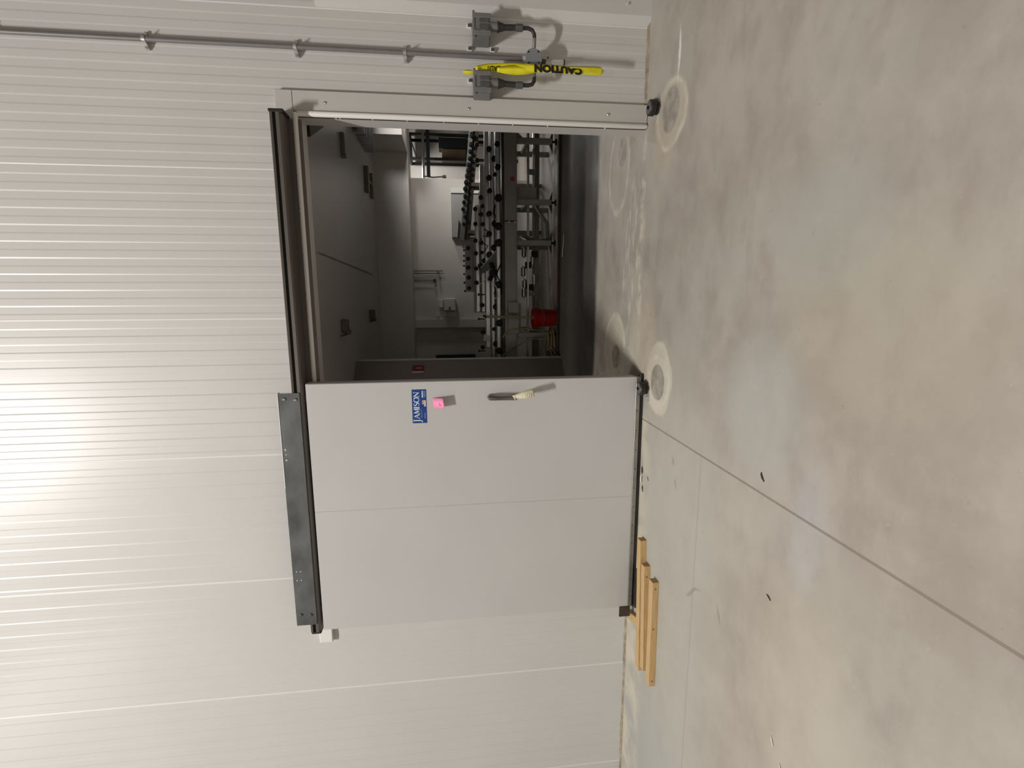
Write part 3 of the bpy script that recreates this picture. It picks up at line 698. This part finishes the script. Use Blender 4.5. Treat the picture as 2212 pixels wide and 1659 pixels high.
# ------------------------------------------------------------------ roller conveyor in the back room
cv = thing('roller_conveyor', 'long steel roller conveyor with black wheels standing behind the doorway', 'conveyor', (.7, 7.9, 0))
XA, XB = -2.2, 4.0
q = MB(); q.box(XA, XB, 7.72, 7.78, .61, .80, .006); q.box(XA, XB, 7.714, 7.72, .63, .642).box(XA, XB, 7.714, 7.72, .765, .778); q.build('front_beam', M['beam'], cv, smooth=False)
MB().box(XA, XB, 7.79, 7.84, .79, .835).build('shadow_gap_rail', M['darkmetal'], cv, smooth=False)
for nm, y0, y1, z0, z1, xa, xb, m_ in (
    ('profile_rail', 7.84, 7.90, .845, .925, XA, XB, 'alu'), ('profile_rail', 7.96, 8.03, .925, 1.0, XA, XB, 'alu'),
    ('profile_rail', 8.02, 8.06, 1.005, 1.085, -.78, 2.9, 'alu'), ('profile_rail', 8.12, 8.20, 1.06, 1.15, -.2, 2.1, 'steel'),
    ('profile_rail', 8.20, 8.26, 1.15, 1.235, -.2, 1.5, 'alu')):
    MB().box(xa, xb, y0, y1, z0, z1, .028, seg=4).box(xa, xb, y0-.004, y0, z0+(z1-z0)*.42, z0+(z1-z0)*.52).build(nm, M[m_], cv, smooth=False)
MB().prism([(XA, 7.86, .83), (XA, 8.3, .99), (XA, 8.3, .98), (XA, 7.86, .82)], (XB-XA, 0, 0)).build('deck_sheet', M['steel'], cv, smooth=False)
q = MB(); q.box(.14, .95, 8.41, 8.43, 1.255, 1.392, .004).box(.14, .95, 8.405, 8.41, 1.285, 1.292); q.build('side_plate', M['greengrey'], cv, smooth=False)
MB().box(-.2, .95, 8.30, 8.33, 1.03, 1.26, .004).build('side_plate', M['greengrey'], cv, smooth=False)
# clear triangular guard with bright edges
gq = MB(); gq.prism([(.846, 7.88, .842), (.576, 7.88, .846), (.40, 7.95, 1.17), (.50, 7.95, 1.16)], (0, .006, 0)); gd = gq.build('guard', M['acrylic'], cv, smooth=False)
MB().tube([(.846, 7.872, .842), (.50, 7.94, 1.165)], .006, 6).tube([(.576, 7.872, .846), (.38, 7.94, 1.04), (.22, 7.95, 1.20)], .006, 6).build('guard_edge', M['white'], gd)
def wheel(x, y, z, r, parent, dy=.05):
    q = MB(); q.lathe((x, y+dy, z), (0, -1, 0), [(0, r*.9), (.008, r), (dy-.012, r), (dy-.004, r*.86), (dy, r*.4)], 18); wo = q.build('roller_wheel', M['black'], parent)
    if r > .03: MB().lathe((x, y-.0002, z), (0, -1, 0), [(0, r*.13), (.004, r*.1)], 8).build('axle_bolt', M['hub'], wo)
ROWS = {
 7.80: [(1.98, .889, .046), (1.536, .883, .058), (2.306, .897, .039), (1.874, .936, .031), (1.119, .89, .058), (.875, .888, .058), (.238, .887, .056), (-.359, .884, .056), (-.801, .888, .054)],
 7.91: [(2.125, .937, .043), (1.849, 1.018, .043), (2.261, 1.013, .043), (1.66, 1.009, .039), (1.322, 1.02, .043), (1.021, 1.024, .043), (1.175, .932, .051), (.812, .95, .047), (-.107, .93, .047), (-.7, .935, .046), (-.461, .963, .031), (.105, .928, .031), (.706, 1.024, .047)],
 8.065: [(1.592, 1.137, .036), (1.461, 1.114, .032), (1.338, 1.137, .036), (1.188, 1.11, .032), (.904, 1.136, .034), (.751, 1.131, .028), (.625, 1.096, .04), (.545, 1.155, .044), (-.078, 1.136, .036), (-.513, 1.134, .04), (-.764, 1.138, .036), (-.416, 1.019, .032)],
 8.145: [(2.382, 1.187, .033), (2.156, 1.183, .037), (1.429, 1.224, .034), (1.201, 1.224, .034), (.945, 1.228, .034), (.746, 1.223, .034), (.504, 1.225, .034), (.281, 1.221, .037)],
 8.355: [(.847, 1.34, .034), (.535, 1.346, .034), (.373, 1.337, .035), (.197, 1.337, .034), (.675, 1.343, .032)],
 8.43: [(.819, 1.407, .017), (.728, 1.409, .017), (.648, 1.411, .017), (.568, 1.412, .017), (.431, 1.411, .017), (.292, 1.41, .019), (.153, 1.402, .019)],
}
for y, l in ROWS.items():
    for x, z, r in l: wheel(x, y, z, r, cv, .045 if r > .02 else .03)
q = MB(); q.lathe((.42, 7.80, .975), (0, -1, 0), [(0, .05), (.03, .065), (.06, .055), (.07, .03)], 16); q.cyl((.42, 7.86, .975), (.30, 7.86, 1.03), .035, n=12).cyl((.42, 7.84, .96), (.58, 7.84, 1.01), .03, n=12); q.build('drive_motor', M['black'], cv)
for x0, z0, x1, z1, y in ((-.30, 1.19, -.30, 1.10, 8.05), (.09, 1.185, .09, 1.10, 8.05), (-.82, 1.19, -.82, 1.10, 8.05)):
    MB().cyl((x0, y, z0), (x1, y, z1), .009, n=8).cyl((x0, y, z0), (x0, y, z0+.022), .02, n=12).build('clamp_knob', M['black'], cv)
# loose hoses and cables over the deck
for pts, r, m_ in (([(.95, 7.86, 1.16), (.87, 7.85, 1.13), (.83, 7.85, 1.05), (.75, 7.86, 1.10), (.72, 7.86, 1.16)], .008, 'black'), ([(.30, 7.78, 1.0), (.2, 7.77, .93), (.06, 7.77, .90), (.02, 7.77, .97)], .007, 'white'),
                  ([(.56, 7.79, .85), (.40, 7.78, .93), (.28, 7.78, .87), (.1, 7.78, .84)], .01, 'black'), ([(1.0, 8.0, 1.12), (.98, 7.98, 1.05), (1.06, 7.97, 1.03), (1.1, 7.98, 1.09)], .008, 'black'), ([(1.45, 7.9, .93), (1.32, 7.88, .95), (1.22, 7.9, .90)], .012, 'black')):
    MB().tube(pts, r, 8).build('cable', M[m_], cv)
MB().box(-.66, -.56, 8.0, 8.012, 1.02, 1.125, rot=Matrix.Rotation(.25, 3, 'Y')).build('paper_label', M['whitepaper'], cv, smooth=False)
MB().box(1.76, 1.82, 7.712, 7.7135, .655, .71).build('red_label', M['redlabel'], cv, smooth=False)
for z in (.625, .72): MB().box(1.150, 1.185, 7.708, 7.715, z, z+.03).build('clip', M['zinc'], cv, smooth=False)
MB().box(1.175, 1.19, 7.709, 7.7195, .612, .80).build('joint_strip', M['black'], cv, smooth=False)
# legs with gussets, feet and cross rails
for x in (2.35, 1.475, .872, -.55, -1.6):
    q = MB(); q.box(x-.04, x+.04, 7.75, 7.82, .07, .612, .006); lg = q.build('leg', M['beam'], cv, smooth=False)
    MB().prism([(x+.04, 7.79, .50), (x+.14, 7.79, .612), (x+.04, 7.79, .612)], (0, .012, 0)).build('gusset', M['beam'], lg, smooth=False)
    MB().prism([(x-.04, 7.79, .10), (x-.16, 7.79, .055), (x+.16, 7.79, .055), (x+.04, 7.79, .10)], (0, .05, 0)).build('foot_plate', M['darkmetal'], lg, smooth=False)
    MB().cyl((x, 7.79, .0), (x, 7.79, .02), .05, .04, n=14).cyl((x, 7.79, .02), (x, 7.79, .06), .018, n=10).build('levelling_foot', M['black'], lg)
    MB().box(x-.035, x+.035, 8.42, 8.49, 0, 1.0, .006).build('leg', M['beam'], cv, smooth=False)
    MB().box(x-.03, x+.03, 7.80, 8.44, .40, .46, .004).build('cross_rail', M['steel_dull'], cv, smooth=False)
MB().box(1.49, 1.70, 7.80, 7.83, .30, .612, .004).build('leg_brace_plate', M['beam'], cv, smooth=False)
MB().box(XA, XB, 7.90, 7.95, .395, .43, .006).build('lower_rail', M['steel'], cv, smooth=False)
MB().box(XA, XB, 8.0, 8.05, .22, .30, .006).build('lower_rail', M['steel_dull'], cv, smooth=False)
MB().tube([(XA, 8.1, .30), (1, 8.1, .30), (XB, 8.1, .30)], .018, 8).build('air_pipe', M['steel'], cv)
for x in (1.97, .95, .1): MB().box(x-.035, x+.035, 7.98, 8.06, .28, .42, .004).build('rail_bracket', M['greengrey'], cv, smooth=False)
MB().tube([(1.62, 7.86, .55), (1.55, 7.84, .4), (1.3, 7.86, .22), (1.2, 7.9, .12), (.95, 7.9, .1), (.9, 7.88, .3), (1.0, 7.9, .5)], .028, 10).build('drive_hose', M['steel_dull'], cv)
q = MB(); q.box(-.03, -.20, 7.66, 7.72, .59, .76, .006).box(-.22, -.52, 7.67, 7.72, .58, .76, .01).box(-.05, -.5, 7.70, 7.72, .55, .6); q.build('gearbox', M['beam'], cv, smooth=False)
for x, z in ((.45, .48), (.25, .46), (.32, .30), (.12, .47), (.62, .33), (.75, .47)):
    MB().cyl((x-.07, 7.98, z), (x+.07, 7.98, z), .038, n=14, bev=.004).cyl((x-.09, 7.98, z), (x+.09, 7.98, z), .016, n=10).build('air_cylinder', M['steel'], cv)
for x, z in ((.55, .40), (.2, .37), (.72, .3)): MB().box(x-.05, x+.05, 7.94, 8.0, z-.05, z+.05, .008).build('control_valve', M['black'], cv, smooth=False)

# inclined feed conveyor behind it
ic = thing('feed_conveyor', 'raised inclined feed conveyor with small black wheels, behind the long conveyor', 'conveyor', (2.2, 9.1, 0))
pA, pB = Vector((4.2, 9.08, 1.02)), Vector((1.05, 9.08, 1.345))
dv = (pB-pA).normalized(); up = Vector((-dv.z, 0, dv.x)); up = up if up.z > 0 else -up
for o0, o1, y0, y1, m_, nm in ((.04, .11, 0, .04, 'greengrey', 'side_rail'), (-.06, .03, .05, .09, 'darkmetal', 'chain_guard'), (.0, .05, .3, .34, 'steel_dull', 'side_rail'), (.06, .07, .05, .3, 'steel', 'bed_sheet')):
    MB().prism([pA+up*o0+Vector((0, y0, 0)), pB+up*o0+Vector((0, y0, 0)), pB+up*o1+Vector((0, y0, 0)), pA+up*o1+Vector((0, y0, 0))], (0, y1-y0, 0)).build(nm, M[m_], ic, smooth=False)
for x, z, r in [(2.796, 1.222, .045), (2.647, 1.241, .036), (2.534, 1.259, .032), (2.421, 1.269, .032), (2.315, 1.287, .036), (2.223, 1.296, .036), (2.132, 1.314, .04), (2.024, 1.332, .04), (1.917, 1.349, .04), (1.794, 1.353, .034), (1.693, 1.379, .031), (1.576, 1.398, .031), (1.452, 1.36, .031), (1.326, 1.387, .027), (2.95, 1.21, .045), (3.1, 1.19, .04)]:
    wheel(x, 9.02, z, r, ic, .055)
MB().box(1.03, 1.06, 9.06, 9.5, 1.22, 1.46, .004).build('end_plate', M['steel_dull'], ic, smooth=False)
for x, z in ((3.3, 1.1), (2.0, 1.24), (1.2, 1.32)):
    for y in (9.10, 9.38): MB().box(x-.03, x+.03, y-.03, y+.03, 0, z, .004).build('leg', M['steel_dull'], ic, smooth=False)

# red bucket with a broom handle standing in it, hose coil beside it
bk = thing('bucket', 'red plastic bucket on the floor beside the hose coil', 'bucket', (-.275, 7.60, 0))
MB().lathe((-.275, 7.60, 0), (0, 0, 1), [(0, .118), (.004, .122), (.30, .142), (.305, .150), (.33, .150), (.335, .153), (.385, .156), (.39, .150), (.36, .143), (.02, .112)], 32).build('bucket_body', M['red'], bk)
MB().tube([(-.43, 7.60, .34), (-.44, 7.55, .30), (-.38, 7.46, .24), (-.275, 7.44, .22), (-.17, 7.46, .24), (-.11, 7.55, .30), (-.12, 7.60, .34)], .003, 6).build('bail_handle', M['steel'], bk)
q = MB(); 
for (x0, z0, x1, z1) in ((-.28, .20, -.14, .20), (-.28, .20, -.28, .05), (-.25, .17, -.17, .16), (-.25, .14, -.18, .13), (-.23, .10, -.17, .08)):
    def fr(x, z): 
        r = .122+(.142-.122)*z/.3; return (x, 7.60-math.sqrt(r*r-(x+.275)**2)-.001, z)
    q.tube([fr(x0, z0), fr((x0+x1)/2, (z0+z1)/2), fr(x1, z1)], .0015, 4)
q.build('printed_outline', M['redsign'], bk)
bh = MB().box(-.285, -.245, 7.585, 7.60, .02, 1.12, .004, rot=Matrix.Rotation(.03, 3, 'Y')).build('broom_handle', M['stick'], smooth=False, loc=(-.265, 7.59, .02)); tag(bh, 'wooden stick standing upright in the red bucket', 'stick')
MB().box(-.262, -.225, 7.582, 7.603, 1.10, 1.155, .006, rot=Matrix.Rotation(.5, 3, 'Y')).build('end_cap', M['black'], bh, smooth=False)
hs = thing('hose_coil', 'tan hose coiled on the floor left of the red bucket', 'hose', (-.68, 7.62, 0))
q = MB(); 
for k in range(11):
    rr = .10+.022*(k % 4)+random.uniform(-.008, .008); zc = .02+.022*(k//2)+.004; cx = -.68+random.uniform(-.02, .02); cy = 7.62+random.uniform(-.012, .012); til = random.uniform(-.12, .12)
    q.tube([(cx+rr*1.3*math.cos(a), cy+rr*.75*math.sin(a), zc+rr*til*math.cos(a)+.012) for a in [2*math.pi*i/24 for i in range(24)]], .012, 6, closed=True)
q.build('coiled_loops', M['hose'], hs)
MB().tube([(-.50, 7.66, .16), (-.47, 7.66, .30), (-.44, 7.66, .50), (-.45, 7.66, .68), (-.50, 7.66, .80), (-.58, 7.69, .84)], .011, 8).build('loose_end', M['hose'], hs)
MB().tube([(-.62, 7.66, .20), (-.60, 7.67, .35), (-.66, 7.68, .52), (-.75, 7.69, .68), (-.87, 7.69, .85)], .011, 8).build('loose_end', M['hose'], hs)
MB().tube([(-.82, 7.50, .05), (-.76, 7.48, .09), (-.72, 7.48, .14)], .007, 6).tube([(-.84, 7.50, .10), (-.78, 7.48, .12), (-.74, 7.47, .18)], .007, 6).build('tie_strap', M['white'], hs)
ng = MB().cyl((.93, 7.12, .012), (.62, 7.22, .012), .008, n=8).build('steel_rod', M['chrome'], loc=(.78, 7.17, 0)); tag(ng, 'thin bright rod lying on the floor in front of the conveyor', 'rod')

# ------------------------------------------------------------------ back room fittings
# wall cabinet
cb = thing('wall_cabinet', 'grey steel cabinet on the far wall above the conveyor', 'cabinet', (1.72, 10.5, 1.35))
MB().box(1.25, 2.075, 10.28, 10.5, 1.05, 1.600, .006).build('cabinet_body', M['cabinet'], cb, smooth=False)
MB().box(2.095, 2.19, 10.28, 10.5, 1.05, 1.600, .004).build('side_module', M['white'], cb, smooth=False)
MB().box(2.076, 2.094, 10.285, 10.5, 1.05, 1.598).build('joint', M['black'], cb, smooth=False)
MB().box(1.24, 1.56, 10.20, 10.275, 1.46, 1.475, rot=Matrix.Rotation(.10, 3, 'Y')).build('ledge', M['black'], cb, smooth=False)
# dispensers
dp = thing('towel_dispenser', 'white towel dispenser with red mark on the far wall', 'dispenser', (-.09, 10.5, 1.55))
MB().box(-.215, .045, 10.30, 10.5, 1.555, 1.80, .02).build('dispenser_body', M['white'], dp, smooth=False)
MB().box(-.19, -.13, 10.294, 10.30, 1.66, 1.70).build('red_mark', M['redlabel'], dp, smooth=False)
sp = tag(MB().box(-.155, .02, 10.40, 10.5, 1.815, 1.90, .012).build('soap_dispenser', M['whitepaper'], smooth=False, loc=(-.07, 10.5, 1.81)), 'small bright white dispenser above the towel dispenser', 'dispenser')
ns = thing('notice_board', 'narrow pale notice strip with white papers, left of the towel dispenser', 'notice', (-.28, 10.5, 1.55))
MB().box(-.325, -.24, 10.47, 10.5, 1.545, 1.97).build('strip', M['gasket'], ns, smooth=False)
for x0, x1, z0, z1 in ((-.39, -.325, 1.80, 1.895), (-.24, -.225, 1.80, 1.895), (-.38, -.33, 1.765, 1.775)): MB().box(x0, x1, 10.478, 10.5, z0, z1).build('paper_sheet', M['whitepaper'], ns, smooth=False)
gb = tag(MB().box(-1.30, -1.13, 10.42, 10.5, 1.16, 1.995, .006).build('dark_board', M['darkgreen'], smooth=False, loc=(-1.2, 10.5, 1.16)), 'dark green board at the left end of the far wall', 'board')
# pipes with a valve hanging below the bulkhead
vp = thing('valve_pipes', 'two thin pipes with a valve hanging below the bulkhead', 'pipes', (.5, 10.46, 1.8))
for x, zb_ in ((.60, 1.80), (.55, 1.86), (.40, 1.98)): MB().tube([(x, 10.44, 2.392), (x, 10.44, 2.1), (x, 10.44, zb_)], .012, 8).build('pipe', M['conduit'], vp)
MB().box(.36, .44, 10.40, 10.47, 1.95, 2.0, .008).build('valve_body', M['darkmetal'], vp, smooth=False)
MB().cyl((.56, 10.36, 1.90), (.56, 10.46, 1.90), .022, n=10).build('valve_tap', M['steel_dull'], vp)
# racking at the right, seen past the far wall
rk = thing('storage_rack', 'black framed storage rack at the far right behind the conveyor', 'rack', (3.5, 12.5, 0))
for x in (3.78, 3.25):
    for y in (12.3, 12.75): MB().box(x-.03, x+.03, y-.03, y+.03, 0, 2.52, .003).build('rack_post', M['black'], rk, smooth=False)
MB().box(3.22, 3.81, 12.27, 12.78, 2.50, 2.55).build('rack_shelf', M['black'], rk, smooth=False)
MB().box(3.25, 3.78, 12.30, 12.75, 1.19, 1.22).build('rack_shelf', M['black'], rk, smooth=False)
MB().tube([(4.6, 12.1, 2.20), (3.3, 12.1, 2.21), (2.78, 12.1, 2.22)], .035, 12).build('top_tube', M['chrome'], rk)
MB().box(2.80, 4.4, 12.06, 12.10, 2.06, 2.14).build('cross_bar', M['black'], rk, smooth=False)
MB().tube([(3.72, 12.25, 2.52), (3.55, 12.25, 2.46), (3.28, 12.25, 2.38)], .014, 6).build('brace', M['black'], rk)
MB().tube([(2.82, 12.1, 2.2), (2.80, 12.1, 2.0), (2.82, 12.1, 1.78)], .016, 8).cyl((2.82, 12.1, 1.70), (2.82, 12.1, 1.78), .035, n=10).build('drop_pipe', M['steel_dull'], rk)
tag(MB().box(3.27, 3.50, 12.35, 12.7, 1.222, 1.79, .006).build('carton', M['brownbox'], smooth=False, loc=(3.38, 12.5, 1.222)), 'brown carton standing on the rack shelf', 'carton')
tag(MB().box(3.51, 3.74, 12.33, 12.7, 1.222, 1.86, .006).build('crate', M['black'], smooth=False, loc=(3.62, 12.5, 1.222)), 'black crate on the rack shelf beside the brown carton', 'crate')
# ceiling fittings
ev = thing('cooling_unit', 'finned cooling unit under the dark ceiling at the right', 'cooling unit', (2.9, 8.3, BACK_Z))
q = MB()
for k in range(7): q.box(2.46+.0*k, 3.1, 8.05+k*.16, 8.07+k*.16, 2.86, BACK_Z-.003)
q.build('fins', M['alu'], ev, smooth=False)
MB().box(2.50, 3.2, 7.98, 9.10, 2.97, BACK_Z-.002).build('coil_case', M['steel_dull'], ev, smooth=False)
tag(MB().box(1.90, 2.17, 7.06, 7.13, 2.97, BACK_Z, .01).cyl((1.88, 7.095, 2.96), (1.88, 7.095, BACK_Z), .03, n=12).build('ceiling_light', M['conduit'], smooth=False, loc=(2.0, 7.1, BACK_Z)), 'unlit narrow light fitting on the dark ceiling near the doorway', 'light fitting')
hh = thing('ceiling_bracket', 'h shaped dark hanger on the ceiling before the bulkhead', 'hanger', (1.95, 9.2, BACK_Z))
for y in (8.85, 9.35): MB().box(1.78, 2.2, y-.05, y+.05, 2.95, BACK_Z, .01).build('hanger_bar', M['steel_dull'], hh, smooth=False)
MB().box(1.97, 2.02, 8.9, 9.3, 2.965, 2.995, .004).build('cross_bar', M['darkmetal'], hh, smooth=False)
for x, y, lb in ((-.30, 6.5, 'dark ceiling hook bracket nearest the doorway'), (-.22, 8.7, 'dark ceiling hook bracket close to the bulkhead')):
    t = thing('ceiling_hook', lb, 'hook', (x, y, BACK_Z), 'ceiling hooks')
    MB().box(x-.09, x+.07, y-.06, y+.06, 2.94, BACK_Z, .01).build('base_block', M['track'], t, smooth=False)
    MB().cyl((x-.10, y+.08, 2.93), (x-.10, y+.08, BACK_Z), .03, n=12).build('post', M['steel_dull'], t)
    MB().tube([(x-.13, y-.22, 2.99), (x-.13, y, 2.98), (x-.13, y+.2, 2.99)], .008, 6).build('rod', M['darkmetal'], t)
tag(MB().tube([(.515, 5.6, 3.0), (.49, 7.4, 3.0), (.47, 9.0, 3.0)], .014, 8).build('ceiling_conduit', M['ceil'], loc=(.5, 7.4, 3.0)), 'thin conduit running across the dark ceiling', 'conduit')
tag(MB().prism([(1.62, 5.46, 2.985), (1.80, 5.46, 2.985), (1.95, 6.05, 2.985), (1.90, 6.05, 2.985)], (0, 0, .035)).build('ceiling_hatch', M['darkbrown'], smooth=False, loc=(1.8, 5.7, 3.0)), 'dark triangular corner piece on the ceiling by the doorway', 'ceiling piece')
